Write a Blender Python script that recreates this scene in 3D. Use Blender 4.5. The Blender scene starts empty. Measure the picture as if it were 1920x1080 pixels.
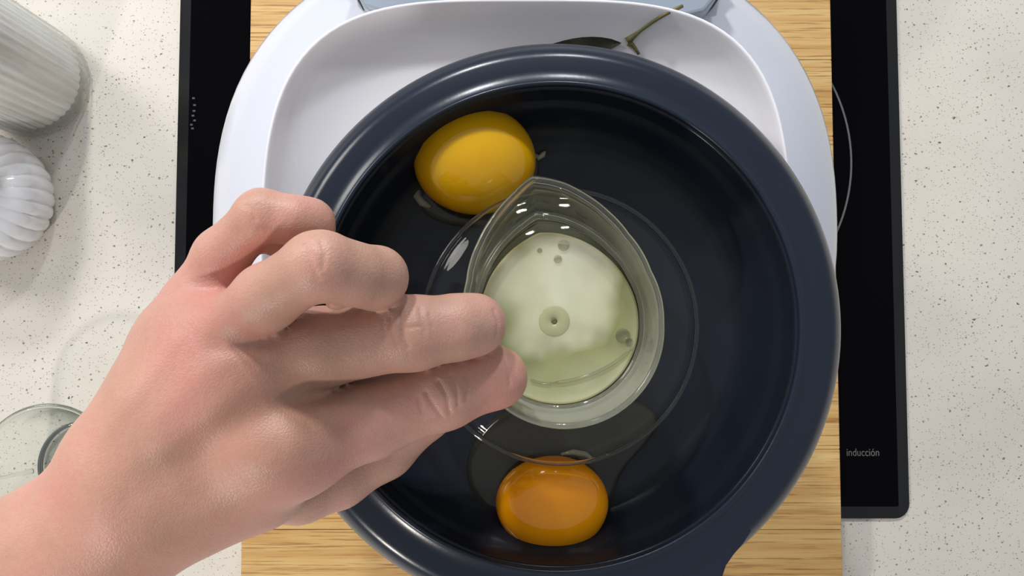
import bpy, bmesh, math, random
import numpy as np
from mathutils import Vector, Matrix
random.seed(4)
# ------------------------------------------------------------------ camera, world, lights
F = 1500.0                      # focal length in pixels of the 1920 frame
HCAM = 0.667                    # camera height above the worktop
TILT = math.radians(3.0)
S = bpy.context.scene
COL = S.collection
cd = bpy.data.cameras.new('camera'); cd.sensor_width = 36; cd.lens = 36 * F / 1920; cd.clip_start = .01
cam = bpy.data.objects.new('camera', cd); COL.objects.link(cam)
cam.location = (0, 0, HCAM); cam.rotation_euler = (TILT, 0, 0); S.camera = cam
S.view_settings.view_transform = 'Standard'; S.view_settings.look = 'None'
S.view_settings.gamma = 1; S.view_settings.use_curve_mapping = False
S.view_settings.exposure = 0.0
w = bpy.data.worlds.new('world'); S.world = w; w.use_nodes = True
w.node_tree.nodes['Background'].inputs[0].default_value = (.90, .94, 1.0, 1)
w.node_tree.nodes['Background'].inputs[1].default_value = .46
def area(name, loc, target, size, power, color=(1, 1, 1)):
    l = bpy.data.lights.new(name, 'AREA'); l.shape = 'DISK'; l.size = size; l.energy = power; l.color = color
    o = bpy.data.objects.new(name, l); COL.objects.link(o); o.location = loc
    o.rotation_euler = (Vector(target) - Vector(loc)).to_track_quat('-Z', 'Y').to_euler(); return o
area('ceiling_spot', (-.86, -1.28, 1.00), (-.1, 0, .2), .11, 11.5, (1, .93, .86))
area('ceiling_spot', (-.33, 1.33, 1.22), (0, 0, .2), .12, 13, (.95, .97, 1.0))
area('ceiling_spot', (.16, 1.36, 1.22), (0, 0, .2), .12, 8, (.92, .96, 1.0))
area('ceiling_panel', (-1.25, .95, 1.15), (-.2, .1, .1), .5, 12, (1, .96, .92))
# ------------------------------------------------------------------ helpers
CT, ST = math.cos(TILT), math.sin(TILT)
def P(u, v, d):
    """point at depth d millimetres under the camera level that the photograph shows at u, v"""
    a, b = (u - 960) / F, -(v - 540) / F
    y, z = b * CT + ST, b * ST - CT
    k = (d / 1000.0) / -z
    return Vector((a * k, y * k, HCAM - d / 1000.0))
def Zd(d): return HCAM - d / 1000.0
def px(r, d): return r * d / F / 1000.0
def tag(o, label, cat, group=None):
    o['label'] = label; o['category'] = cat
    if group: o['group'] = group
    return o
def empty(name, loc=(0, 0, 0)):
    o = bpy.data.objects.new(name, None); COL.objects.link(o); o.location = loc; o.empty_display_size = .02; return o
def link(name, me, mat=None, parent=None, smooth=True):
    o = bpy.data.objects.new(name, me); COL.objects.link(o)
    if mat: me.materials.append(mat)
    if smooth:
        me.polygons.foreach_set('use_smooth', [True] * len(me.polygons))
    if parent:
        o.parent = parent; o.matrix_parent_inverse = Matrix.Translation(-parent.location)
    return o
def mesh(name, vs, fs):
    me = bpy.data.meshes.new(name); me.from_pydata([tuple(v) for v in vs], [], fs); me.update()
    bm = bmesh.new(); bm.from_mesh(me); bmesh.ops.recalc_face_normals(bm, faces=bm.faces); bm.to_mesh(me); bm.free()
    return me
def loft(rings, cap0=True, cap1=True, close=False):
    n = len(rings[0]); vs = [p for r in rings for p in r]; fs = []
    m = len(rings)
    for i in range(m if close else m - 1):
        a, b = i * n, ((i + 1) % m) * n
        for j in range(n):
            k = (j + 1) % n; fs.append((a + j, a + k, b + k, b + j))
    if not close:
        if cap0: fs.append(tuple(range(n))[::-1])
        if cap1: fs.append(tuple((m - 1) * n + j for j in range(n)))
    return vs, fs
def lathe(c, prof, n=96, close=True, rib=None):
    rings = []
    for k, (r, z) in enumerate(prof):
        ring = []
        for j in range(n):
            a = 2 * math.pi * j / n
            rr = r if rib is None else rib(r, z, a, k)
            ring.append((c[0] + rr * math.cos(a), c[1] + rr * math.sin(a), z))
        rings.append(ring)
    return loft(rings, close=close)
def smoothprof(pts, it=2):
    """Chaikin corner cutting of a closed profile"""
    for _ in range(it):
        q = []
        for i in range(len(pts)):
            a, b = pts[i], pts[(i + 1) % len(pts)]
            q += [(a[0] * .75 + b[0] * .25, a[1] * .75 + b[1] * .25), (a[0] * .25 + b[0] * .75, a[1] * .25 + b[1] * .75)]
        pts = q
    return pts
def box(name, x0, x1, y0, y1, z0, z1, mat, parent=None, bev=0):
    me = mesh(name, [(x, y, z) for z in (z0, z1) for x, y in ((x0, y0), (x1, y0), (x1, y1), (x0, y1))],
              [(3, 2, 1, 0), (4, 5, 6, 7), (0, 1, 5, 4), (1, 2, 6, 5), (2, 3, 7, 6), (3, 0, 4, 7)])
    o = link(name, me, mat, parent, smooth=False)
    if bev:
        b = o.modifiers.new('bevel', 'BEVEL'); b.width = bev; b.segments = 2
    return o
# ------------------------------------------------------------------ materials
def srgb(r, g, b):
    return tuple(((c / 255 + .055) / 1.055) ** 2.4 if c > 10 else c / 255 / 12.92 for c in (r, g, b)) + (1,)
class M:
    def __init__(s, name, base=(128, 128, 128), rough=.5, **kw):
        s.m = bpy.data.materials.new(name); s.m.use_nodes = True; s.t = s.m.node_tree; s.n = s.t.nodes
        s.b = s.n['Principled BSDF']; s.b.inputs['Base Color'].default_value = srgb(*base)
        s.b.inputs['Roughness'].default_value = rough
        for k, v in kw.items(): s.b.inputs[k.replace('_', ' ')].default_value = v
    def node(s, t, **kw):
        x = s.n.new(t)
        for k, v in kw.items():
            if k[0] == 'i' and k[1:].isdigit(): x.inputs[int(k[1:])].default_value = v
            else: setattr(x, k, v)
        return x
    def L(s, a, b): s.t.links.new(a, b)
    def coord(s, scale=(1, 1, 1), kind='Object'):
        tc = s.node('ShaderNodeTexCoord'); mp = s.node('ShaderNodeMapping'); mp.inputs['Scale'].default_value = scale
        s.L(tc.outputs[kind], mp.inputs[0]); return mp.outputs[0]
    def noise(s, co, scale, detail=4, rough=.5):
        x = s.node('ShaderNodeTexNoise'); x.inputs['Scale'].default_value = scale; x.inputs['Detail'].default_value = detail
        x.inputs['Roughness'].default_value = rough; s.L(co, x.inputs['Vector']); return x.outputs['Fac']
    def ramp(s, fac, stops, interp='LINEAR'):
        x = s.node('ShaderNodeValToRGB'); x.color_ramp.interpolation = interp; e = x.color_ramp.elements
        while len(e) < len(stops): e.new(.5)
        for k, (p, c) in enumerate(stops): e[k].position = p; e[k].color = c if len(c) == 4 else srgb(*c)
        s.L(fac, x.inputs[0]); return x.outputs[0]
    def mix(s, fac, a, b, mode='MIX'):
        x = s.node('ShaderNodeMix', data_type='RGBA', blend_type=mode)
        for sock, val in ((x.inputs[0], fac), (x.inputs[6], a), (x.inputs[7], b)):
            if isinstance(val, (int, float, tuple)): sock.default_value = val
            else: s.L(val, sock)
        return x.outputs[2]
    def bump(s, h, strength=.2, dist=.001):
        x = s.node('ShaderNodeBump'); x.inputs['Strength'].default_value = strength; x.inputs['Distance'].default_value = dist
        s.L(h, x.inputs['Height']); s.L(x.outputs[0], s.b.inputs['Normal']); return x
    def base(s, c): s.L(c, s.b.inputs['Base Color'])
W1, K1 = (1, 1, 1, 1), (0, 0, 0, 1)
# speckled quartz worktop
m = M('speckled_quartz', rough=.4, Specular_IOR_Level=.25)
co = m.coord((1, 1.25, 1))
c = m.ramp(m.noise(co, 9, 3), [(.3, (204, 197, 186)), (.7, (213, 206, 195))])
c = m.mix(m.ramp(m.noise(co, 420, 3, .7), [(.28, (0, 0, 0)), (.36, W1)]), srgb(176, 168, 158), c)
for sc, th, colr, gate in ((190, .17, (138, 132, 116), .45), (85, .085, (104, 98, 80), .5), (420, .22, (160, 150, 134), .4)):
    v = m.node('ShaderNodeTexVoronoi'); v.inputs['Scale'].default_value = sc
    nz = m.node('ShaderNodeTexNoise'); nz.inputs['Scale'].default_value = sc * 2.5; m.L(co, nz.inputs['Vector'])
    mx = m.node('ShaderNodeMix', data_type='RGBA', blend_type='LINEAR_LIGHT'); mx.inputs[0].default_value = .0035 * 60 / sc
    m.L(co, mx.inputs[6]); m.L(nz.outputs['Color'], mx.inputs[7]); m.L(mx.outputs[2], v.inputs['Vector'])
    spot = m.ramp(v.outputs['Distance'], [(th * .8, W1), (th * 1.15, K1)])
    sep = m.node('ShaderNodeSeparateColor'); m.L(v.outputs['Color'], sep.inputs[0])
    g = m.ramp(sep.outputs[0], [(gate, K1), (gate + .02, W1)])
    c = m.mix(m.mix(1.0, spot, g, 'MULTIPLY'), c, srgb(*colr))
m.base(c); QUARTZ = m.m
m = M('black_hob_glass', (5, 4, 6), .10, Specular_IOR_Level=.05); HOBG = m.m
m = M('hob_bevel', (8, 8, 10), .2, Specular_IOR_Level=.4); HOBB = m.m
PRINT = M('grey_print', (96, 100, 98), .5).m
FAINT = M('faint_print', (52, 56, 62), .5).m
# bamboo
m = M('bamboo', rough=.42)
oi = m.node('ShaderNodeObjectInfo')
tc = m.node('ShaderNodeTexCoord'); ad = m.node('ShaderNodeVectorMath', operation='ADD')
cmb = m.node('ShaderNodeCombineXYZ'); mu = m.node('ShaderNodeMath', operation='MULTIPLY', i1=7.0)
m.L(oi.outputs['Random'], mu.inputs[0]); m.L(mu.outputs[0], cmb.inputs[0]); m.L(mu.outputs[0], cmb.inputs[1])
m.L(tc.outputs['Object'], ad.inputs[0]); m.L(cmb.outputs[0], ad.inputs[1])
mp = m.node('ShaderNodeMapping'); mp.inputs['Scale'].default_value = (5, 120, 20); m.L(ad.outputs[0], mp.inputs[0])
mp2 = m.node('ShaderNodeMapping'); mp2.inputs['Scale'].default_value = (14, 620, 20); m.L(ad.outputs[0], mp2.inputs[0])
mp3 = m.node('ShaderNodeMapping'); mp3.inputs['Scale'].default_value = (6, 40, 20); m.L(ad.outputs[0], mp3.inputs[0])
c = m.ramp(m.noise(mp.outputs[0], 1, 4, .6), [(.3, (188, 142, 80)), (.5, (205, 165, 102)), (.7, (216, 182, 122))])
c = m.mix(m.ramp(m.noise(mp2.outputs[0], 1, 3, .7), [(.36, (255, 255, 255)), (.47, K1)]), c, srgb(160, 112, 58))
c = m.mix(m.ramp(m.noise(mp3.outputs[0], 1, 2), [(.60, K1), (.72, (120, 120, 120))]), c, srgb(150, 96, 44))
hv = m.node('ShaderNodeHueSaturation'); m.L(c, hv.inputs['Color'])
mr = m.node('ShaderNodeMapRange', i3=.9, i4=1.08); m.L(oi.outputs['Random'], mr.inputs[0]); m.L(mr.outputs[0], hv.inputs['Value'])
m.base(hv.outputs[0]); m.bump(m.noise(mp2.outputs[0], 1, 2), .15, .0004); BAMBOO = m.m
WHITEP = M('white_plastic', (205, 207, 216), .22, Coat_Weight=.3, Coat_Roughness=.1).m
GREYP = M('grey_plastic', (150, 160, 172), .3).m
DARKGAP = M('dark_seam', (40, 44, 52), .6).m
WHITEC = M('white_porcelain', (246, 243, 246), .14, Coat_Weight=.4, Coat_Roughness=.05).m
m = M('leaf_green', (52, 52, 34), .45); m.base(m.ramp(m.noise(m.coord(), 160, 3), [(.3, (44, 44, 30)), (.7, (66, 66, 42))])); LEAF = m.m
m = M('stem_brown', (84, 78, 40), .5); m.base(m.ramp(m.noise(m.coord(), 60, 3), [(.35, (96, 66, 24)), (.6, (112, 114, 66))])); STEM = m.m
# dark dish: satin enamel outside the wall, glossy coating inside
m = M('navy_rim', (28, 35, 48), .24, Specular_IOR_Level=.3); m.bump(m.noise(m.coord(), 900, 2), .04, .0003); NAVY = m.m
m = M('black_coating', (25, 29, 38), .2, Specular_IOR_Level=.25); m.bump(m.noise(m.coord(), 40, 2), .1, .002); COAT = m.m
def thin(name, tint, edge, diff=.0, dcol=(200, 200, 190), rough=.03, spec=1.0):
    """clear thin wall: see-through with fresnel gloss, edges darker where more material is crossed, a little haze"""
    m = M(name); m.n.remove(m.b)
    tr = m.node('ShaderNodeBsdfTransparent'); gl = m.node('ShaderNodeBsdfGlossy'); gl.inputs['Roughness'].default_value = rough
    lw = m.node('ShaderNodeLayerWeight'); lw.inputs['Blend'].default_value = .35
    m.L(m.ramp(lw.outputs['Facing'], [(.35, srgb(*tint)), (.96, srgb(*edge))]), tr.inputs[0])
    fr = m.node('ShaderNodeFresnel'); ge = m.node('ShaderNodeNewGeometry'); io = m.node('ShaderNodeMapRange', i3=1.49, i4=1 / 1.49)
    m.L(ge.outputs['Backfacing'], io.inputs[0]); m.L(io.outputs[0], fr.inputs['IOR'])
    fm = m.node('ShaderNodeMath', operation='MULTIPLY', i1=spec); m.L(fr.outputs[0], fm.inputs[0])
    mx = m.node('ShaderNodeMixShader'); m.L(fm.outputs[0], mx.inputs[0]); m.L(tr.outputs[0], mx.inputs[1]); m.L(gl.outputs[0], mx.inputs[2])
    out = mx.outputs[0]
    if diff:
        df = m.node('ShaderNodeBsdfDiffuse'); df.inputs[0].default_value = srgb(*dcol)
        m2 = m.node('ShaderNodeMixShader', i0=diff); m.L(out, m2.inputs[1]); m.L(df.outputs[0], m2.inputs[2]); out = m2.outputs[0]
    m.L(out, m.n['Material Output'].inputs[0]); return m.m
CLEAR = thin('clear_plastic', (244, 244, 240), (190, 190, 184), .05)
CLEARF = thin('clear_plastic_flange', (250, 250, 248), (205, 205, 205), 0, spec=.4)
HAZY = thin('hazy_plastic', (236, 236, 226), (200, 200, 188), .22, (198, 198, 184))
t_ = HAZY.node_tree; mxs = [x for x in t_.nodes if x.type == 'MIX_SHADER'][-1]      # diffuse share grows towards the low-Y side of the cup
tc = t_.nodes.new('ShaderNodeTexCoord'); sx = t_.nodes.new('ShaderNodeSeparateXYZ'); mr = t_.nodes.new('ShaderNodeMapRange')
mr.inputs[1].default_value = .035; mr.inputs[2].default_value = -.03; mr.inputs[3].default_value = .035; mr.inputs[4].default_value = .36
t_.links.new(tc.outputs['Object'], sx.inputs[0]); t_.links.new(sx.outputs['Y'], mr.inputs[0]); t_.links.new(mr.outputs[0], mxs.inputs[0])
BEAD = M('solid_clear_plastic', (250, 250, 248), .02, Transmission_Weight=1.0, IOR=1.49).m
GLASS = thin('clear_glass', (250, 252, 250), (140, 152, 142), .01)
JARG = thin('jar_glass', (253, 254, 253), (226, 230, 228), .05, (245, 245, 245))
WETFILM = thin('raw_egg_white_film', (238, 236, 222), (170, 168, 150), .02, (190, 180, 150), .02, .7)
# yolk
def yolk(name, c0, c1):
    m = M(name, c0, .10, Subsurface_Weight=.35, Subsurface_Scale=.006, Coat_Weight=.5, Coat_Roughness=.02, Specular_IOR_Level=.2)
    m.b.inputs['Subsurface Radius'].default_value = (1, .45, .08)
    m.base(m.ramp(m.noise(m.coord(), 30, 2), [(.35, c0), (.65, c1)])); return m.m
YOLKA = yolk('yellow_yolk', (204, 146, 8), (212, 162, 12))
YOLKB = yolk('orange_yolk', (250, 152, 6), (252, 162, 8))
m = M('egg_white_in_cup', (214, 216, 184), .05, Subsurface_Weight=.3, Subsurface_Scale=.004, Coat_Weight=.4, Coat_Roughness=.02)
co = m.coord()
vd = m.node('ShaderNodeVectorMath', operation='DISTANCE'); vd.inputs[1].default_value = tuple(P(1050, 545, 279)); m.L(co, vd.inputs[0])      # palest around a point off centre
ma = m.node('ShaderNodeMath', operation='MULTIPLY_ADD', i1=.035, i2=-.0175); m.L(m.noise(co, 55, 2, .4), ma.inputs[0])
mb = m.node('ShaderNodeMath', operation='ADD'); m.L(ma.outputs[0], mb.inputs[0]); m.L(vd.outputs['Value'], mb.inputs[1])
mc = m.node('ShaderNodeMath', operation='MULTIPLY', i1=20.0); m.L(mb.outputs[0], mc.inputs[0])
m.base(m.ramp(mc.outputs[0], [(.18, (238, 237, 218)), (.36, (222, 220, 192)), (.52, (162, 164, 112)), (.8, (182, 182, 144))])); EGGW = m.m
m = M('powder_white', (236, 234, 232), .9)
co = m.coord((60, 60, 9)); m.base(m.ramp(m.noise(co, 1, 3), [(.35, (226, 219, 212)), (.6, (250, 248, 250))])); POWDER = m.m
# skin
m = M('skin', (214, 160, 140), .42, Subsurface_Weight=.15, Subsurface_Scale=.003, Specular_IOR_Level=.4)
m.b.inputs['Subsurface Radius'].default_value = (1, .35, .2)
co = m.coord()
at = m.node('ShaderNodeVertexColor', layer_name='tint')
c = m.ramp(m.noise(co, 38, 4, .55), [(.32, (186, 146, 126)), (.5, (198, 154, 136)), (.68, (204, 150, 138))])
c = m.mix(m.ramp(m.noise(co, 600, 2, .6), [(.35, (120, 120, 120)), (.6, K1)]), c, srgb(190, 128, 112))
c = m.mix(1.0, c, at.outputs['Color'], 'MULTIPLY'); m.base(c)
mpn = m.coord((1, 1, 1)); v = m.node('ShaderNodeTexVoronoi', feature='DISTANCE_TO_EDGE'); v.inputs['Scale'].default_value = 900
m.L(mpn, v.inputs['Vector'])
hh = m.mix(.75, m.ramp(v.outputs['Distance'], [(0, K1), (.2, W1)]), m.noise(mpn, 420, 6, .75))
m.bump(hh, .34, .0005); SKIN = m.m
# ------------------------------------------------------------------ worktop, hob, board
z_top = 0.0
ct = box('countertop', -1.1, 1.1, -.75, .8, -.04, z_top, QUARTZ); ct['kind'] = 'structure'
ct['label'] = 'cream speckled quartz worktop'
# induction hob
def rrect(x0, x1, y0, y1, r, n=10):
    pts = []
    for cx, cy, a0 in ((x1 - r, y0 + r, -90), (x1 - r, y1 - r, 0), (x0 + r, y1 - r, 90), (x0 + r, y0 + r, 180)):
        for k in range(n + 1):
            a = math.radians(a0 + 90 * k / n); pts.append((cx + r * math.cos(a), cy + r * math.sin(a)))
    return pts
DH = 661
hx0, hx1 = P(324, 500, DH).x, P(1700, 600, DH).x
hy0 = P(1690, 974, DH).y; hy1 = hy0 + .56
hob = empty('induction_hob', ((hx0 + hx1) / 2, (hy0 + hy1) / 2, 0))
tag(hob, 'black glass induction hob set on the cream speckled worktop', 'hob')
def lrings(outs):
    return loft([[(x, y, z) for x, y in pts] for pts, z in outs])
b = .0105
v, f = lrings([(rrect(hx0, hx1, hy0, hy1, .012), .0005), (rrect(hx0, hx1, hy0, hy1, .012), .0025), (rrect(hx0 + b, hx1 - b, hy0 + b, hy1 - b, .0015), .0062)])
g = link('bevelled_edge', mesh('bevelled_edge', v, f), HOBB, hob, smooth=False)
v, f = lrings([(rrect(hx0 + b, hx1 - b, hy0 + b, hy1 - b, .0015), .0055), (rrect(hx0 + b + .0002, hx1 - b - .0002, hy0 + b, hy1 - b, .0015), .0066)])
link('glass_top', mesh('glass_top', v, f), HOBG, hob, smooth=False)
ZG = .0066
def ringmesh(name, c, r0, r1, z0, z1, mat, parent, n=128):
    v, f = lathe(c, [(r0, z0), (r1, z0), (r1, z1), (r0, z1)], n); return link(name, mesh(name, v, f), mat, parent, smooth=False)
c = P(1274, 296, DH - 6.6); R = px(331, DH - 6.6)
ringmesh('cooking_zone_ring', c, R - .0008, R + .0008, ZG - .0002, ZG + .0002, PRINT, hob)
def text(name, body, loc, size, mat, parent, rz=0, sx=1):
    cu = bpy.data.curves.new(name, 'FONT'); cu.body = body; cu.size = size; cu.extrude = .0001; cu.align_x = 'CENTER'
    t = bpy.data.objects.new(name, cu); COL.objects.link(t); bpy.context.view_layer.update()
    me = bpy.data.meshes.new_from_object(t.evaluated_get(bpy.context.evaluated_depsgraph_get()))
    bpy.data.objects.remove(t); me.transform(Matrix.Translation(loc) @ Matrix.Rotation(rz, 4, 'Z') @ Matrix.Diagonal((sx, 1, 1, 1)))
    me.materials.clear(); return link(name, me, mat, parent, smooth=False)
p = P(1624, 857, DH - 6.6)
text('printed_lettering', 'inducción', (p.x, p.y, ZG + .00015), .0088, PRINT, hob, 0, .80)
for vv, du in ((181, 2), (194, 4), (205, 3), (214, 1), (223, 4), (231, -2), (238, 0)):     # worn marks along the left edge
    a = P(356 + du, vv, DH - 6); box('worn_mark', a.x - .0011, a.x + .0011, a.y - .0006, a.y + .0009, ZG - .0004, ZG + .0001, FAINT, hob)
# bamboo chopping board
DB = 632
bx0, bx1 = P(458, 700, DB).x, P(1574, 800, DB).x
by0, by1 = -.235, .275
board = empty('cutting_board', ((bx0 + bx1) / 2, (by0 + by1) / 2, ZG + .0001))
tag(board, 'bamboo chopping board lying across the black hob', 'board')
yj = P(1500, 993, DB).y
w_ = .062; k0 = int((by0 - yj) / w_) - 1
edges = [yj + w_ * k for k in range(k0, 14) if by0 < yj + w_ * k < by1]
edges = [by0] + edges + [by1]
zb0, zb1 = ZG + .0001, Zd(DB)
for k in range(len(edges) - 1):
    e0, e1 = edges[k], edges[k + 1]
    me = mesh('bamboo_strip', *lrings([(rrect(bx0, bx1, e0 + .00008, e1 - .00008, .0008, 2), zb0), (rrect(bx0, bx1, e0 + .00008, e1 - .00008, .0008, 2), zb1 - .0006), (rrect(bx0 + .0006, bx1 - .0006, e0 + .0003, e1 - .0003, .0006, 2), zb1)]))
    link('bamboo_strip', me, BAMBOO, board, smooth=False)
# ------------------------------------------------------------------ white appliance under the bowl
def sup(cu, cv, hw, hh, d, n=2.5, nb=None, N=120, dz=0):
    """rounded-square ring around the point seen at cu, cv"""
    c = P(cu, cv, d); a, b = px(hw, d), px(hh, d); pts = []
    for j in range(N):
        t = 2 * math.pi * j / N; e = n if math.sin(t) >= 0 or nb is None else nb
        ct_, st_ = math.cos(t), math.sin(t)
        r = (abs(ct_) ** e + abs(st_) ** e) ** (-1 / e)
        pts.append((c.x + a * r * ct_, c.y + b * r * st_, Zd(d) + dz))
    return pts
def scl(ring, s, z, c=None):
    if c is None: c = (sum(p[0] for p in ring) / len(ring), sum(p[1] for p in ring) / len(ring))
    return [(c[0] + (p[0] - c[0]) * s, c[1] + (p[1] - c[1]) * s, z) for p in ring]
O0 = sup(984, 420, 583, 540, 402, 2.45, 2.2)
cc = P(984, 420, 402); app = empty('kitchen_appliance', (cc.x, cc.y, zb1))
tag(app, 'white rounded kitchen appliance standing on the bamboo board under the bowl', 'appliance')
c2 = (cc.x, cc.y)
rings = [scl(O0, .90, zb1 + .0002, c2), scl(O0, .93, zb1 + .01, c2), scl(O0, .97, Zd(480), c2), scl(O0, .992, Zd(430), c2), scl(O0, 1.0, Zd(408), c2), scl(O0, 1.0, Zd(400), c2),
         scl(O0, .992, Zd(395), c2), scl(O0, .97, Zd(389), c2), scl(O0, .93, Zd(382), c2), scl(O0, .87, Zd(373.5), c2), scl(O0, .80, Zd(366), c2), scl(O0, .72, Zd(359.5), c2), scl(O0, .62, Zd(355), c2), scl(O0, .50, Zd(354), c2), scl(O0, .3, Zd(354), c2)]
link('body', mesh('body', *loft(rings)), WHITEP, app)
# back hinge housing that shows at the top edge of the photograph
def slab(name, uvs, d0, d1, mat, parent, bev=.002):
    pts = [P(u, v, d0) for u, v in uvs]
    n = len(pts); vs = [(p.x, p.y, Zd(d1)) for p in pts] + [(p.x, p.y, Zd(d0)) for p in pts]
    fs = [tuple(range(n))[::-1], tuple(range(n, 2 * n))] + [(i, (i + 1) % n, n + (i + 1) % n, n + i) for i in range(n)]
    o = link(name, mesh(name, vs, fs), mat, parent, smooth=False)
    if bev: q = o.modifiers.new('bevel', 'BEVEL'); q.width = bev; q.segments = 3; q.limit_method = 'ANGLE'
    return o
slab('hinge_housing', [(672, -6), (684, 14), (760, 40), (1000, 52), (1240, 42), (1322, 22), (1344, -4), (1360, -90), (1300, -180), (720, -180), (650, -90)], 345, 383, GREYP, app)
slab('hinge_seam', [(667, -6), (680, 17), (760, 44), (1000, 56), (1240, 46), (1326, 25), (1349, -4), (1365, -90), (1300, -184), (720, -184), (645, -90)], 362, 384, DARKGAP, app, 0)
# ------------------------------------------------------------------ white bowl
DR = 302
B0 = sup(986.5, 512, 502, 527, DR, 3.6, 2.55, 160)
bc = P(986.5, 512, DR); c2 = (bc.x, bc.y)
BPO = [(.50, 353.8), (.55, 353), (.57, 345), (.66, 338), (.84, 325), (.955, 311), (.993, 305), (1.0, 303.2), (.998, 302.2), (.993, 301.8), (.987, 302.3), (.979, 303.6)]
BPI = [(.957, 307.2), (.93, 310), (.89, 312.8), (.83, 315.4), (.72, 317.4), (.55, 318), (.25, 318)]
bowl = [scl(B0, q, Zd(dd), c2) for q, dd in BPO + BPI]
wb = link('serving_bowl', mesh('serving_bowl', *loft(bowl)), WHITEC)
tag(wb, 'white glossy rounded square bowl beneath the dark round dish', 'bowl')
# leaf and stem lying on the inner slope of the white bowl
def on_bowl(u, v, lift=.0008):
    """first point of the view ray that meets the inner slope of the white bowl"""
    for d in np.arange(303, 318.2, .1):
        p = P(u, v, d); x, y = p.x - c2[0], p.y - c2[1]
        a, b = px(502, DR), px(527, DR); e = 3.6 if y >= 0 else 2.55
        s = (abs(x / a) ** e + abs(y / b) ** e) ** (1 / e)
        zs = np.interp(s, [q for q, _ in BPI[::-1]] + [.979], [Zd(t) for _, t in BPI[::-1]] + [Zd(303.6)])
        if p.z <= zs + lift: return p
    return p
def tube(name, pts, rad, mat, parent=None, n=8):
    rings = []
    for i, p in enumerate(pts):
        a = pts[max(0, i - 1)]; b = pts[min(len(pts) - 1, i + 1)]; t = (b - a).normalized()
        s = t.cross(Vector((0, 0, 1))).normalized(); q = s.cross(t)
        r = rad[i] if isinstance(rad, (list, tuple)) else rad
        rings.append([tuple(p + r * (math.cos(2 * math.pi * j / n) * s + math.sin(2 * math.pi * j / n) * q)) for j in range(n)])
    return link(name, mesh(name, *loft(rings)), mat, parent)
lf = empty('herb_sprig', tuple(on_bowl(1175, 78)))
tag(lf, 'dark green herb leaf on a thin brown stem lying inside the white bowl', 'leaf')
st = [on_bowl(1280 - 104 * t, 11 + 67 * t - 6 * math.sin(3.1 * t), .0012) for t in np.linspace(0, 1, 10)]
tube('stem', st, [.0007, .0009] + [.0007] * 6 + [.0011, .0017], STEM, lf)
tube('stem_fork', [on_bowl(u, v, .0012) for u, v in ((1178, 80), (1186, 84), (1192, 92), (1198, 102))], [.0014, .0009, .0007, .0006], STEM, lf)
up, dn = [], []
for t in np.linspace(0, 1, 12):
    u = 1165 - 200 * t; wv = math.sin(math.pi * t ** .8) * 27
    vv = 80 + 30 * t
    up.append(on_bowl(u, vv - wv * .8, .0014)); dn.append(on_bowl(u, vv + wv * .7, .0014))
vs, fs = [], []
for a, b_ in zip(up, dn):
    mid = (a + b_) / 2 - Vector((0, 0, .0006)); vs += [a, mid, b_]
n3 = len(vs); vs += [q - Vector((0, 0, .0004)) for q in vs]
for i in range(11):
    for j in range(2):
        q = i * 3 + j; fs.append((q, q + 1, q + 4, q + 3)); fs.append((n3 + q + 3, n3 + q + 4, n3 + q + 1, n3 + q))
link('leaf_blade', mesh('leaf_blade', vs, fs), LEAF, lf)
# ------------------------------------------------------------------ dark round dish
dc = P(1045, 607, 280); DFL = 311.0
DCX, DCY = dc.x, dc.y
RI = px(454, 280)
dish = empty('round_dish', (DCX, DCY, Zd(315)))
tag(dish, 'shallow round navy black dish with broad rim holding two yolks', 'dish')
mm = .001
flange = [(RI, 281.2), (RI + .0002, 280.4), (RI + .0009, 280), (RI + .0016, 280.3), (RI + .0024, 281.2), (RI + .006, 281.6), (.0955, 282.2), (.0975, 282.7), (.0992, 284.2), (.1016, 287.2), (.1034, 290.4), (.1046, 293.8), (.1055, 297.6), (.1050, 298.4), (.1042, 297.6), (.1028, 292.4), (.1005, 288.6), (.0965, 285.8), (RI + .004, 285.4), (RI + .002, 287), (RI + .0002, 287)]
v, f = lathe((DCX, DCY), [(r, Zd(d)) for r, d in flange], 160); link('rim', mesh('rim', v, f), NAVY, dish)
inner = [(RI + .0001, 281.2), (RI - .0004, 286), (RI - .0014, 290.0), (RI - .0022, 292.4), (RI - .0034, 293.4), (RI - .0052, 298), (RI - .0085, 304), (RI - .0135, 308.6), (RI - .021, 310.6), (RI - .034, 311), (.02, 311), (0.0005, 311), (.0005, 313.4), (.043, 313.4), (.044, 317.8), (.049, 317.8), (.050, 313.4), (RI - .022, 313.2), (RI - .010, 310), (RI - .001, 301), (RI + .0012, 293), (RI + .0018, 286.9), (RI + .0003, 286.8)]
v, f = lathe((DCX, DCY), [(r, Zd(d)) for r, d in inner], 160); link('basin', mesh('basin', v, f), COAT, dish)
# handle flaring out of the rim at the bottom
R_out = .1046
hp = []
cH = P(1171, 1080, 291)
def W(u, v): p = P(u, v, 291); return (p.x, p.y)
right = [W(1396, 985), W(1382, 1007), (W(1364, 1028)), (W(1350, 1048)), (W(1342, 1072)), (W(1340, 1110)), (W(1336, 1190)), (W(1324, 1270)), (W(1296, 1322)), (W(1240, 1348))]
ax = Vector((cH.x - DCX, cH.y - DCY)).normalized()
def mirror(p):
    q = Vector((p[0] - DCX, p[1] - DCY)); par = q.dot(ax); return tuple(Vector((DCX, DCY)) + 2 * par * ax - q)
outl = right + [mirror(p) for p in reversed(right)]
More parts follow.
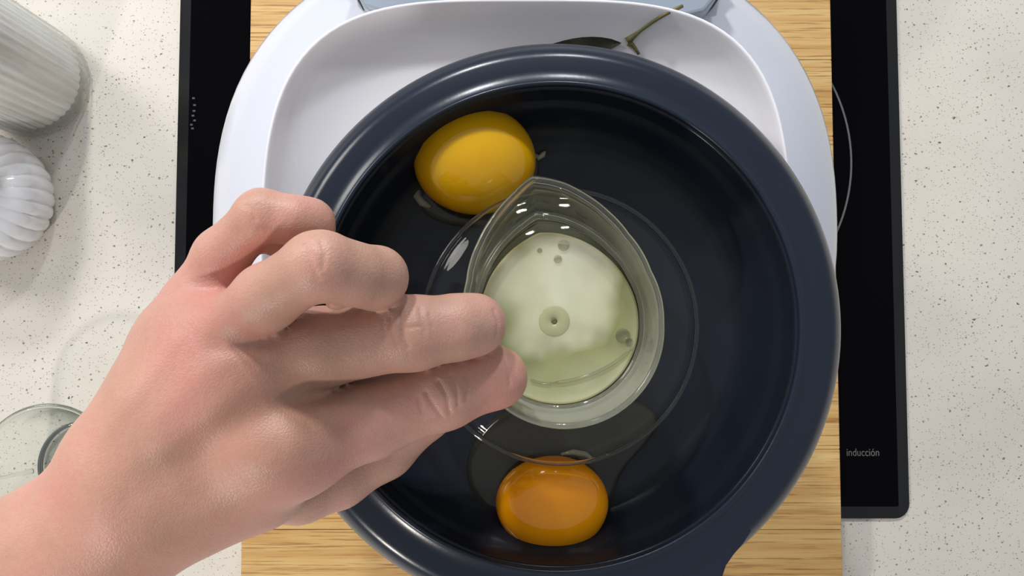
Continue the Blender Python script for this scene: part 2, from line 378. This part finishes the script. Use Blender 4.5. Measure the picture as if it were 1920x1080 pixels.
# inner edge follows the circle just inside the drooping rim
a0 = math.atan2(outl[-1][1] - DCY, outl[-1][0] - DCX); a1 = math.atan2(right[0][1] - DCY, right[0][0] - DCX)
arc = [(DCX + .0975 * math.cos(a0 + (a1 - a0) * t), DCY + .0975 * math.sin(a0 + (a1 - a0) * t)) for t in np.linspace(0, 1, 24)]
poly = outl + arc
bm = bmesh.new()
vt = [bm.verts.new((x, y, Zd(283.0))) for x, y in poly]; fa = bm.faces.new(vt)
r_ = bmesh.ops.extrude_face_region(bm, geom=[fa]); nv = [e for e in r_['geom'] if isinstance(e, bmesh.types.BMVert)]
for q in nv: q.co.z = Zd(295)
bmesh.ops.recalc_face_normals(bm, faces=bm.faces)
me = bpy.data.meshes.new('handle'); bm.to_mesh(me); bm.free()
ho = link('handle', me, NAVY, dish, smooth=False)
q = ho.modifiers.new('bevel', 'BEVEL'); q.width = .0016; q.segments = 3; q.limit_method = 'ANGLE'; q.angle_limit = math.radians(50)
# ------------------------------------------------------------------ yolks and the thin egg white around them
def blob(name, cu, cv, d, ru, rv, hgt, mat, p_=2.3, seed=0, drop=.28, N=64, K=26, rot=0):
    """domed body with a flattened underside resting on the dish floor"""
    c = P(cu, cv, d); a, b = px(ru, d), px(rv, d); zf = Zd(DFL) + .0003
    rnd = random.Random(seed); ph = [rnd.uniform(0, 6.28) for _ in range(4)]
    rings = []
    for k in range(K + 1):
        t = k / K; al = math.radians(-58 + 148 * t)                 # ellipsoid cut flat where it rests
        rr = max(.004, math.cos(al)); zz = (math.sin(al) + .848) / 1.848
        rings.append([(c.x + a * rr * math.cos(t2 + rot) * (1 + .008 * math.sin(2 * t2 + ph[0]) + .006 * math.sin(3 * t2 + ph[1])),
                       c.y + b * rr * math.sin(t2 + rot) * (1 + .008 * math.sin(2 * t2 + ph[2]) + .006 * math.sin(3 * t2 + ph[3])), zf + hgt * zz) for t2 in [2 * math.pi * j / N for j in range(N)]])
    return link(name, mesh(name, *loft(rings)), mat)
y1 = blob('egg_yolk', 891, 303, 302, 114, 104, .0245, YOLKA, 2.0, 3)
tag(y1, 'larger yellow egg yolk near the top of the dark dish', 'egg yolk')
y2 = blob('egg_yolk', 1035, 943, 303, 103, 88, .0195, YOLKB, 2.0, 8)
tag(y2, 'smaller orange egg yolk near the bottom of the dark dish', 'egg yolk')
def puddle(name, uvs, d, h, mat, label):
    """thin wet pool: closed outline smoothed, domed edge"""
    pts = [Vector(P(u, v, d)[:2]) for u, v in uvs]
    q = [tuple(p) for p in pts]; q = smoothprof(q, 3)
    c = (sum(p[0] for p in q) / len(q), sum(p[1] for p in q) / len(q)); zf = Zd(DFL) + .00015
    rings = []
    for s, z in ((.985, 0), (1, .18), (.995, .5), (.975, .8), (.94, .97), (.85, 1), (.4, 1), (.05, 1)):
        rings.append([(c[0] + (p[0] - c[0]) * s, c[1] + (p[1] - c[1]) * s, zf + h * z) for p in q])
    o = link(name, mesh(name, *loft(rings)), mat); tag(o, label, 'egg white'); return o
# ------------------------------------------------------------------ clear cup
def tear(delta):
    return np.interp(delta, [-180, -99, -68, -46, -33, -21, -12, -3, 0, 3, 8, 16, 24, 33, 46, 52, 68, 99, 180], [1.0, 1.0, 1.05, 1.16, 1.265, 1.38, 1.475, 1.55, 1.572, 1.54, 1.472, 1.39, 1.315, 1.235, 1.14, 1.095, 1.035, 1.0, 1.0])
def tring(cu, cv, d, r, am, N=180, rr=0.0, ang=101.8):
    c = P(cu, cv, d); R = px(r, d) + rr; out = []
    for j in range(N):
        a = 360 * j / N + ang; dl = (a - ang + 180) % 360 - 180
        k = 1 + (tear(dl) - 1) * am
        out.append((c.x + R * k * math.cos(math.radians(a)), c.y + R * k * math.sin(math.radians(a)), Zd(d)))
    return out
cup = empty('measuring_cup', tuple(P(1042, 600, 306)))
tag(cup, 'clear plastic measuring cup with pointed lip held in the hand', 'cup')
cen = lambda d: (960 + 98 * 250 / d, 540 + 75 * 250 / d)
def cr(d, r, am, rr=0): u, v = cen(d); return tring(u, v, d, r, am, rr=rr)
T = .0016
wall = [cr(276, 166, .62), cr(268, 175, .85), cr(256, 183.5, .98), cr(250.6, 187, 1), cr(250, 186, 1, -.0002), cr(250, 186, 1, -T * .6), cr(250.8, 186, 1, -T), cr(256, 182.5, .98, -T), cr(268, 174, .83, -T), cr(274, 165.5, .62, -T), cr(275.2, 161, .56, -.0016), cr(277, 161, .56, -.0016)]
link('wall', mesh('wall', *loft(wall, close=True)), HAZY, cup)
low = [cr(275.4, 164.5, .56), cr(276.4, 164.5, .56), cr(279, 161, .50), cr(284, 157.5, .46), cr(300, 147, .35), cr(304.5, 143, .3), cr(306, 138, .3), cr(306, 60, .1), cr(306, 3, 0), cr(304.6, 3, 0), cr(304.6, 60, .1), cr(304.4, 136, .3, -.001), cr(302, 141, .3, -.0016), cr(284, 157, .46, -.0016), cr(279, 160, .50, -.0016), cr(276, 160.5, .53, -.0016), cr(275.2, 161, .56, -.0014)]
link('inner_cup', mesh('inner_cup', *loft(low, close=True)), CLEAR, cup)
def bead(name, ring, r):
    pts = [Vector(p) for p in ring]; n = len(pts); rr = []
    for i in range(n):
        t = (pts[(i + 1) % n] - pts[i - 1]).normalized(); sd = t.cross(Vector((0, 0, 1))).normalized()
        rr.append([tuple(pts[i] + r * (math.cos(2 * math.pi * j / 8) * sd + math.sin(2 * math.pi * j / 8) * Vector((0, 0, 1)))) for j in range(8)])
    return link(name, mesh(name, *loft(rr, close=True)), BEAD, cup)
bead('rim_edge', cr(249.8, 186, 1, -.0007), .0010)
bead('ledge', cr(274.4, 164.5, .60, -.0018), .0009)
fc = P(cen(288)[0] + 6, cen(288)[1], 288)
fl = [(px(158, 284), 284.2), (px(160, 284), 283.4), (px(205, 286), 285.0), (px(238, 288), 287.6), (px(255, 289), 289.0), (px(259, 290), 291.6), (px(257, 290), 292.6), (px(253, 290), 291.4), (px(235, 289), 289.2), (px(205, 287), 286.6), (px(160, 285), 285.2)]
v, f = lathe((fc.x, fc.y - .001), [(r, Zd(d)) for r, d in fl], 128); link('flange', mesh('flange', v, f), CLEARF, cup)
bead('flange_edge', [(fc.x + .0497 * math.cos(2 * math.pi * j / 128), fc.y - .001 + .0497 * math.sin(2 * math.pi * j / 128), Zd(290.6)) for j in range(128)], .0008)
gc = P(1040, 602, 304.6)
# egg white inside the cup
e0 = [cr(304.3, 20, 0), cr(304.3, 134, .25, -.001), cr(302, 139, .25, -.0018), cr(293, 149, .30, -.0018), cr(284, 155.5, .34, -.0018), cr(279.2, 158.5, .30, -.0018), cr(278.2, 159, .26, -.0018), cr(278.6, 155, .2, -.002), cr(279.0, 150, .14, -.002), cr(279.2, 132, .06), cr(279.3, 60, 0), cr(279.3, 3, 0)]
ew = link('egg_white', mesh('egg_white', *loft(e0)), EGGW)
tag(ew, 'pale cloudy greenish egg white pooled inside the clear cup', 'egg white')
M2 = M('mould_mark', (212, 212, 172), .2, Alpha=.7).m; M3 = M('mould_dot', (104, 112, 66), .4).m
g2 = P(1039, 602, 279.3)
# round moulding mark with its dot, part of the cup floor, seen standing up in the egg white
v, f = lathe((g2.x, g2.y), [(.0002, Zd(304)), (px(29, 279), Zd(304)), (px(29, 279), Zd(279.2)), (px(27.5, 279), Zd(279.05)), (.0002, Zd(279.05))], 64)
link('moulding_mark', mesh('moulding_mark', v, f), M2, cup)
v, f = lathe((g2.x, g2.y), [(.0001, Zd(280)), (px(5.5, 279), Zd(280)), (px(5.5, 279), Zd(278.95)), (.0001, Zd(278.9))], 24)
link('moulding_dot', mesh('moulding_dot', v, f), M3, cup)
def bubble(u, v, d, r, parent, name='bubble', sq=.5, mat=CLEAR):
    c = P(u, v, d); R = px(r, d); rings = []
    for k in range(9):
        th = math.pi / 2 * k / 8
        rings.append([(c.x + R * max(.02, math.cos(th)) * math.cos(2 * math.pi * j / 20), c.y + R * max(.02, math.cos(th)) * math.sin(2 * math.pi * j / 20), c.z + R * sq * math.sin(th)) for j in range(20)])
    return link(name, mesh(name, *loft(rings)), mat, parent)
for u, v, r in ((1046, 486, 8), (1057, 460, 11), (1168, 630, 14), (1180, 642, 8), (1187, 655, 6), (1012, 470, 5)):
    bubble(u, v, 278.9, r, ew)
def arcbead(u0, v0, u1, v1, sag, d, r, name, mat, parent, n=12):
    pts = []
    for t in np.linspace(0, 1, n):
        u, v = u0 + (u1 - u0) * t, v0 + (v1 - v0) * t; k = 4 * t * (1 - t) * sag
        L = math.hypot(u1 - u0, v1 - v0); u += k * (v1 - v0) / L; v -= k * (u1 - u0) / L
        pts.append(P(u, v, d))
    return tube(name, pts, [r * .3] + [r] * (n - 2) + [r * .3], mat, parent)
arcbead(1035, 718, 1185, 655, -14, 278.8, .0006, 'strand', CLEAR, ew)
arcbead(995, 712, 1035, 718, -3, 278.8, .0005, 'strand', CLEAR, ew)
puddle('egg_white', [(880, 830), (872, 900), (905, 965), (960, 1020), (1060, 1035), (1130, 990), (1150, 930), (1165, 880), (1215, 830), (1245, 780), (1180, 740), (1060, 740), (950, 760)], 310, .0035, WETFILM, 'clear runny egg white spread around the smaller orange yolk')
puddle('egg_white', [(790, 330), (775, 370), (800, 410), (880, 430), (960, 420), (1000, 370), (1015, 300), (1005, 270), (940, 250), (850, 262)], 310, .0022, WETFILM, 'clear runny egg white fringe around the larger yellow yolk')
CHAL = thin('cloudy_strand', (200, 200, 180), (170, 170, 150), .45, (205, 200, 175), .05)
ew_ = {}
for o_ in COL.objects:
    if o_.get('category') == 'egg white': ew_['orange' if 'orange' in o_['label'] else 'yellow' if 'yellow' in o_['label'] else 'cup'] = o_
for k_, pts_, r_c in (('yellow', ((1000, 288), (1010, 296), (1018, 290), (1022, 284)), .0011), ('yellow', ((786, 352), (782, 368), (792, 380), (808, 388)), .0017), ('orange', ((922, 962), (926, 976), (938, 986), (950, 996)), .0014), ('orange', ((1052, 852), (1075, 848), (1098, 852), (1116, 864)), .0012)):
    tube('cloudy_strand', [P(u, v, 307.6) for u, v in pts_], [r_c * .4, r_c, r_c, r_c * .4], CHAL, ew_[k_], 10)
# ------------------------------------------------------------------ jars and glass on the left
def jar(name, cu, cv, r0, h, label, prof, nr, amp, mat, body='glass_body'):
    c = P(cu, cv, 661.0); e = empty(name, (c.x, c.y, 0)); tag(e, label, 'jar')
    def rib(r, z, a, k): return r * (1 + (amp * (abs(math.cos(a * nr / 2)) ** .7 - .5) if r > r0 * .55 else 0))
    v, f = lathe((c.x, c.y), prof, nr * 8, True, rib); link(body, mesh(body, v, f), mat, e); return e, c
T1 = .003
pr = [(.0005, .0004), (.040, .0004), (.0455, .002), (.047, .006), (.0472, .02), (.0472, .13), (.045, .142), (.038, .150), (.038, .162), (.0355, .162), (.0355, .149), (.042, .140), (.0442, .13), (.0442, .011), (.042, .0075), (.0005, .0075)]
j1, c1 = jar('storage_jar', 62, 152, .047, .16, 'tall ribbed glass jar filled with white powder at upper left', pr, 40, .02, JARG)
def rib2(r, z, a, k): return r * (1 + .012 * math.cos(a * 40))
v, f = lathe((c1.x, c1.y), [(.0005, .009), (.039, .009), (.0428, .0125), (.0436, .02), (.0436, .128), (.041, .135), (.02, .138), (.0005, .139)], 240, True, rib2)
o = link('white_powder', mesh('white_powder', v, f), POWDER); tag(o, 'fine white powder filling the tall ribbed glass jar', 'powder')
v, f = lathe((c1.x, c1.y), smoothprof([(.0004, .1625), (.040, .1625), (.0405, .172), (.030, .178), (.0004, .179)], 2), 64); link('lid', mesh('lid', v, f), WHITEP, j1)
# squat ribbed jar
cc2 = P(-2, 378, 661.0)
j2 = empty('storage_jar', (cc2.x, cc2.y, 0)); tag(j2, 'squat white ribbed jar with rounded shoulders at the left edge', 'jar')
def rib3(r, z, a, k): return r * (1 + (.045 * (abs(math.cos(a * 14)) ** .6 - .5)) * min(1, max(0, (r - .012) / .02)))
pr2 = [(0.0005, .0005), (0.0374, .0005), (0.0440, .003), (0.0490, .012), (0.0517, .025), (0.0508, .036), (0.0468, .045), (0.0396, .051), (0.0330, .054), (0.0297, .058), (0.0292, .064), (0.0198, .067), (0.0088, .068), (0.0005, .068)]
v, f = lathe((cc2.x, cc2.y), pr2, 336, True, rib3)
m = M('milky_glass', (222, 222, 224), .08, Coat_Weight=.6, Coat_Roughness=.03, Subsurface_Weight=.3, Subsurface_Scale=.004); MILK = m.m
link('ribbed_body', mesh('ribbed_body', v, f), MILK, j2)
def rib4(r, z, a, k): return r * (1 + .03 * math.cos(a * 14))
v, f = lathe((cc2.x, cc2.y), smoothprof([(.0004, .0682), (.013, .0682), (.016, .073), (.012, .080), (.0004, .082)], 2), 84, True, rib4); link('lid_knob', mesh('lid_knob', v, f), MILK, j2)
# small tapered drinking glass
cg = P(152, 872, 661.0)
gl = empty('drinking_glass', (cg.x, cg.y, 0)); tag(gl, 'small clear flared glass bowl on the worktop behind the wrist', 'glass')
go = [(.0005, .0004), (.029, .0004), (.0335, .0015), (.0345, .004), (.0338, .008), (.0365, .014), (.043, .026), (.0495, .040), (.0535, .0525), (.0537, .0535), (.0530, .0542), (.0521, .0535), (.0476, .040), (.041, .026), (.034, .0155), (.029, .0105), (.02, .008), (.0005, .0075)]
v, f = lathe((cg.x, cg.y), [(r, z) for r, z in go], 96); link('glass_body', mesh('glass_body', v, f), GLASS, gl)
v, f = lathe((cg.x, cg.y), [(.0529 + .0017 * math.cos(a), .0537 + .0017 * math.sin(a)) for a in [2 * math.pi * k / 10 for k in range(10)]], 96)
link('rim_bead', mesh('rim_bead', v, f), BEAD, gl)
a_ = math.radians(186); rs = [(.036, .0125), (.0425, .026), (.049, .040), (.053, .0525)]
tube('mould_seam', [Vector((cg.x + r * math.cos(a_), cg.y + r * math.sin(a_), z)) for r, z in rs], [.0022, .0014, .0009, .0005], BEAD, gl)
v, f = lathe((cg.x, cg.y), smoothprof([(.0325, .0022), (.0352, .0022), (.0362, .0052), (.0345, .0082), (.0325, .0062)], 2), 96)
link('foot_ring', mesh('foot_ring', v, f), M('mirror_bright_glass', (150, 156, 154), .06, Metallic=.85).m, gl)
#HAND
# ------------------------------------------------------------------ hand and forearm: one skin over tapered limbs
def H(u, v, d, r): return (np.array(P(u, v, d)), px(r, d))
BLEND = .003
FING = {
 'little': ([H(372, 556, 236, 54), H(415, 480, 229, 50), H(487, 407, 221, 46), H(492, 402, 221, 44), H(550, 413, 222, 44), H(582, 417, 225, 42), H(590, 428, 236, 40)]),
 'ring': ([H(420, 622, 224, 58), H(500, 558, 213, 61), H(590, 500, 203, 61), H(606, 498, 203, 61), H(660, 514, 209, 58), H(706, 520, 217, 56), H(706, 530, 233, 50)]),
 'middle': ([H(450, 688, 227, 74), H(600, 652, 228, 74), H(765, 626, 227, 66), H(780, 624, 227, 66), H(855, 614, 229, 60), H(890, 609, 233, 55), H(904, 622, 250, 40)]),
 'index': ([H(558, 822, 232, 84), H(690, 786, 238, 74), H(822, 740, 240, 65), H(840, 733, 240, 65), H(895, 713, 243, 59), H(930, 708, 244, 55), H(948, 716, 258, 40)]),
 'thumb': ([H(470, 885, 256, 86), H(560, 902, 264, 76), H(630, 888, 269, 64), H(720, 840, 273, 56), H(800, 770, 273, 50), H(846, 715, 274, 44)]),
}
FLESH = {'ring': [(H(628, 564, 214, 20), H(640, 556, 214, 24)), (H(672, 562, 218, 18), H(700, 552, 219, 24))], 'little': [(H(512, 462, 228, 20), H(520, 450, 227, 20))]}
PALM = [
 (H(345, 740, 238, 108), H(340, 650, 238, 86)),
 (H(252, 888, 238, 116), H(388, 597, 238, 77)), (H(264, 868, 235, 114), H(420, 640, 233, 80)),
 (H(260, 880, 235, 125), H(455, 700, 231, 82)), (H(270, 930, 237, 125), H(545, 845, 236, 84)),
 (H(300, 900, 243, 120), H(480, 880, 250, 100)), (H(400, 700, 240, 100), H(500, 800, 243, 100)), (H(385, 640, 240, 80), H(430, 720, 240, 100)),
 (H(-420, 1310, 245, 180), H(160, 1000, 240, 120)), (H(-380, 1420, 245, 185), H(188, 1030, 240, 117)),
 (H(160, 1000, 240, 119), H(276, 882, 239, 112)), (H(185, 1022, 240, 118), H(305, 930, 240, 115)), (H(250, 960, 240, 112), H(470, 890, 243, 98)),
]
BUMP = [H(372, 618, 229, 46), H(405, 655, 226, 50), H(430, 735, 224, 62), H(522, 838, 226, 66), H(320, 760, 230, 80)]
h = .0011
lo = np.array([P(-150, 500, 230).x, P(500, 1250, 240).y, Zd(300)]); hi = np.array([P(1010, 500, 255).x, P(500, 320, 225).y, Zd(192)])
nx, ny, nz = [int(v) for v in np.ceil((hi - lo) / h)]
gx = (lo[0] + h * np.arange(nx)).astype(np.float32); gy = (lo[1] + h * np.arange(ny)).astype(np.float32); gz = (lo[2] + h * np.arange(nz)).astype(np.float32)
BIG = np.float32(.05)
def cone(A, B, field, k, pad=.014):
    """smooth union of a tapered capsule into field, only near it"""
    (a, ra), (b, rb) = A, B
    mn = np.minimum(a, b) - max(ra, rb) - pad; mx = np.maximum(a, b) + max(ra, rb) + pad
    i0 = np.clip(((mn - lo) / h).astype(int), 0, [nx, ny, nz]); i1 = np.clip(((mx - lo) / h).astype(int) + 1, 0, [nx, ny, nz])
    if (i1 <= i0).any(): return
    X = gx[i0[0]:i1[0], None, None]; Y = gy[None, i0[1]:i1[1], None]; Z = gz[None, None, i0[2]:i1[2]]
    ab = b - a; L = float(ab @ ab) + 1e-12
    t = np.clip(((X - a[0]) * ab[0] + (Y - a[1]) * ab[1] + (Z - a[2]) * ab[2]) / L, 0, 1)
    q = np.sqrt((X - a[0] - t * ab[0]) ** 2 + (Y - a[1] - t * ab[1]) ** 2 + (Z - a[2] - t * ab[2]) ** 2) - (ra + (rb - ra) * t)
    s = (slice(i0[0], i1[0]), slice(i0[1], i1[1]), slice(i0[2], i1[2]))
    c = field[s]; hh = np.maximum(k - np.abs(c - q), 0) / k
    field[s] = np.minimum(c, q) - hh * hh * k * .25
def smin(a, b, k):
    hh = np.maximum(k - np.abs(a - b), 0) / k; return np.minimum(a, b) - hh * hh * k * .25
palm = np.full((nx, ny, nz), BIG, np.float32)
for A, B in PALM: cone(A, B, palm, .007)
for b_ in BUMP: cone(b_, (b_[0] + 1e-5, b_[1]), palm, .014)
body = palm.copy()
for nm, pts in FING.items():
    fl_ = np.full((nx, ny, nz), BIG, np.float32)
    for i in range(len(pts) - 1): cone(pts[i], pts[i + 1], fl_, BLEND)
    for A, B in FLESH.get(nm, ()): cone(A, B, fl_, .0015)
    body = smin(body, smin(fl_, palm, .010 if nm in ('middle', 'index') else .006), .0008)
    del fl_
def surface_nets(V):
    sgn = V < 0
    def c8(a):
        return [a[i:a.shape[0] - 1 + i, j:a.shape[1] - 1 + j, k:a.shape[2] - 1 + k] for i in (0, 1) for j in (0, 1) for k in (0, 1)]
    s8 = c8(sgn); cnt = sum(x.astype(np.int8) for x in s8); act = (cnt > 0) & (cnt < 8)
    idx = np.argwhere(act); ids = -np.ones(act.shape, np.int64); ids[act] = np.arange(len(idx))
    vals = np.stack([V[idx[:, 0] + i, idx[:, 1] + j, idx[:, 2] + k] for i in (0, 1) for j in (0, 1) for k in (0, 1)], 1)
    corners = np.array([(i, j, k) for i in (0, 1) for j in (0, 1) for k in (0, 1)], float)
    acc = np.zeros((len(idx), 3)); n = np.zeros(len(idx))
    for a in range(8):
        for b in range(a + 1, 8):
            if np.abs(corners[a] - corners[b]).sum() != 1: continue
            va, vb = vals[:, a], vals[:, b]; m_ = (va < 0) != (vb < 0)
            t = np.where(m_, va / np.where(m_, va - vb, 1), 0)
            acc += np.where(m_[:, None], corners[a] + t[:, None] * (corners[b] - corners[a]), 0); n += m_
    pos = lo + h * (idx + acc / n[:, None])
    F_ = []
    for ax_ in range(3):
        o1, o2 = [(1, 2), (2, 0), (0, 1)][ax_]
        sl0 = [slice(1, -1)] * 3; sl1 = [slice(1, -1)] * 3; sl0[ax_] = slice(0, -1); sl1[ax_] = slice(1, None)
        A = sgn[tuple(sl0)]; B = sgn[tuple(sl1)]; e = np.argwhere(A != B); flip = A[tuple(e.T)]
        base = e + 1; base[:, ax_] -= 1
        d1 = np.zeros(3, int); d1[o1] = 1; d2 = np.zeros(3, int); d2[o2] = 1
        q = np.stack([ids[tuple((base - d1 - d2).T)], ids[tuple((base - d2).T)], ids[tuple(base.T)], ids[tuple((base - d1).T)]], 1)
        q[~flip] = q[~flip][:, ::-1]; F_.append(q)
    Fq = np.concatenate(F_); Fq = Fq[(Fq >= 0).all(1)]
    return pos, Fq
pos, fq = surface_nets(body)
del body, palm
# taubin-like relaxing
E_ = np.concatenate([fq[:, [0, 1]], fq[:, [1, 2]], fq[:, [2, 3]], fq[:, [3, 0]]])
def relax(p, lam):
    acc = np.zeros_like(p); n = np.zeros(len(p))
    for c_ in range(3): acc[:, c_] = np.bincount(E_[:, 0], p[E_[:, 1], c_], len(p)) + np.bincount(E_[:, 1], p[E_[:, 0], c_], len(p))
    n = np.bincount(E_[:, 0], minlength=len(p)) + np.bincount(E_[:, 1], minlength=len(p)); n = np.maximum(n, 1)
    return p + lam * (acc / n[:, None] - p)
for _ in range(6): pos = relax(pos, .55); pos = relax(pos, -.45)
me = bpy.data.meshes.new('person')
me.vertices.add(len(pos)); me.vertices.foreach_set('co', pos.astype(np.float32).ravel())
me.loops.add(fq.size); me.loops.foreach_set('vertex_index', fq.ravel().astype(np.int32))
me.polygons.add(len(fq)); me.polygons.foreach_set('loop_start', (np.arange(len(fq)) * 4).astype(np.int32))
me.update(calc_edges=True); me.validate()
tmp = bpy.data.objects.new('tmp', me); COL.objects.link(tmp)
sb = tmp.modifiers.new('s', 'SUBSURF'); sb.levels = 1; sb.render_levels = 1
bpy.context.view_layer.update()
me2 = bpy.data.meshes.new_from_object(tmp.evaluated_get(bpy.context.evaluated_depsgraph_get())); bpy.data.objects.remove(tmp)
n = len(me2.vertices); co_ = np.empty(n * 3, np.float32); me2.vertices.foreach_get('co', co_); co_ = co_.reshape(-1, 3)
no_ = np.empty(n * 3, np.float32); me2.vertices.foreach_get('normal', no_); no_ = no_.reshape(-1, 3)
# creases over the knuckles, in the skin itself: (points as seen u,v ; depth of groove mm ; half width mm)
def near(u, v, d): return np.array(P(u, v, d))
CREASE = [([(752, 582), (758, 618), (770, 650)], 226, .45, .6), ([(790, 578), (795, 600), (800, 622)], 226, .3, .6), ([(735, 596), (740, 622), (748, 642)], 226, .25, .6), ([(758, 616), (792, 612)], 226, .25, .6),
 ([(722, 600), (728, 630)], 226, .2, .6), ([(808, 590), (814, 612)], 226, .2, .5),
 ([(797, 736), (812, 760), (826, 782)], 232, .35, .6), ([(820, 716), (836, 740), (842, 776)], 232, .45, .6), ([(845, 706), (856, 734), (858, 762)], 232, .35, .6), ([(868, 700), (876, 724), (872, 752)], 232, .25, .6), ([(784, 744), (790, 770)], 232, .2, .6),
 ([(575, 462), (588, 492), (600, 520)], 201, .3, .7), ([(604, 452), (614, 478), (610, 505)], 201, .22, .7), ([(592, 505), (604, 524)], 201, .25, .5),
 ([(462, 385), (476, 396), (480, 412)], 218, .2, .6), ([(925, 580), (934, 605), (930, 630)], 224, .2, .5),
 ([(940, 660), (952, 690), (956, 725)], 236, .2, .5)]
disp = np.zeros(n)
for pts, d_, dep, wid in CREASE:
    for (a, b_) in zip(pts[:-1], pts[1:]):
        # work in the plan of the worktop: grooves only touch the upper skin
        A, B = near(*a, d_ - 4)[:2], near(*b_, d_ - 4)[:2]; ab = B - A
        t = np.clip(((co_[:, :2] - A) @ ab) / (ab @ ab), 0, 1)
        q = np.hypot(*(co_[:, :2] - A - t[:, None] * ab).T)
        disp = np.minimum(disp, -dep * (1.35 if pts[0][0] > 720 else 1.1) * np.exp(-(q / (wid / 1000)) ** 2) * .001 * (no_[:, 2] > .2))
# soft tendon and vein relief on the back of the hand
for (a, b_, amp, wid) in (((300, 790), (425, 672), .5, 4), ((310, 840), (450, 742), .7, 4.5), ((330, 900), (540, 838), .6, 5), ((210, 800), (330, 640), .4, 3), ((250, 930), (420, 800), -.5, 5), ((470, 760), (560, 740), -.9, 6), ((420, 650), (480, 640), -.7, 4), ((440, 800), (500, 780), -.4, 4)):
    A, B = near(*a, 215)[:2], near(*b_, 215)[:2]; ab = B - A
    t = np.clip(((co_[:, :2] - A) @ ab) / (ab @ ab), 0, 1); q = np.hypot(*(co_[:, :2] - A - t[:, None] * ab).T)
    disp += amp * .001 * np.exp(-(q / (wid / 1000)) ** 2) * (no_[:, 2] > 0)
co_ += no_ * disp[:, None].astype(np.float32)
me2.vertices.foreach_set('co', co_.ravel())
# redder knuckle backs, paler stretched skin, tanned forearm; shade on and between fingers painted in
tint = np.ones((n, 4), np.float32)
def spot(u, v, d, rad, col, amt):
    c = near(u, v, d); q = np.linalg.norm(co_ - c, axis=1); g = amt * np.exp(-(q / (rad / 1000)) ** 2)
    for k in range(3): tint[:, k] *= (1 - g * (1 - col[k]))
for s_ in ((380, 620, 222, 18, (1, .88, .88), 1), (420, 700, 216, 20, (1, .90, .90), .8), (520, 840, 216, 22, (1.03, .93, .93), .8), (600, 500, 205, 12, (1.0, .9, .87), .8), (470, 450, 220, 18, (1, .9, .88), .9),
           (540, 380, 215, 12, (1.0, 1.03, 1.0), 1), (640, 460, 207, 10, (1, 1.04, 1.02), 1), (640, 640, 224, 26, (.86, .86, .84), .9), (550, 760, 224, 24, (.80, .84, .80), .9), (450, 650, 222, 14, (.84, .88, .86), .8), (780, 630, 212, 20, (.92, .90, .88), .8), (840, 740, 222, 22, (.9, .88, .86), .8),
           (940, 740, 240, 12, (1, .85, .84), 1), (100, 1020, 225, 60, (1.04, .98, .94), 1), (250, 960, 225, 40, (1.0, .95, .90), .6)):
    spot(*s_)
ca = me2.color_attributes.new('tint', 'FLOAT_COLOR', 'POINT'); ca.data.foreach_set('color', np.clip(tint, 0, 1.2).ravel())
me2.name = 'person'
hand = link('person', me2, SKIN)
tag(hand, 'bare left hand and forearm reaching in, fingers gripping the clear cup', 'person')
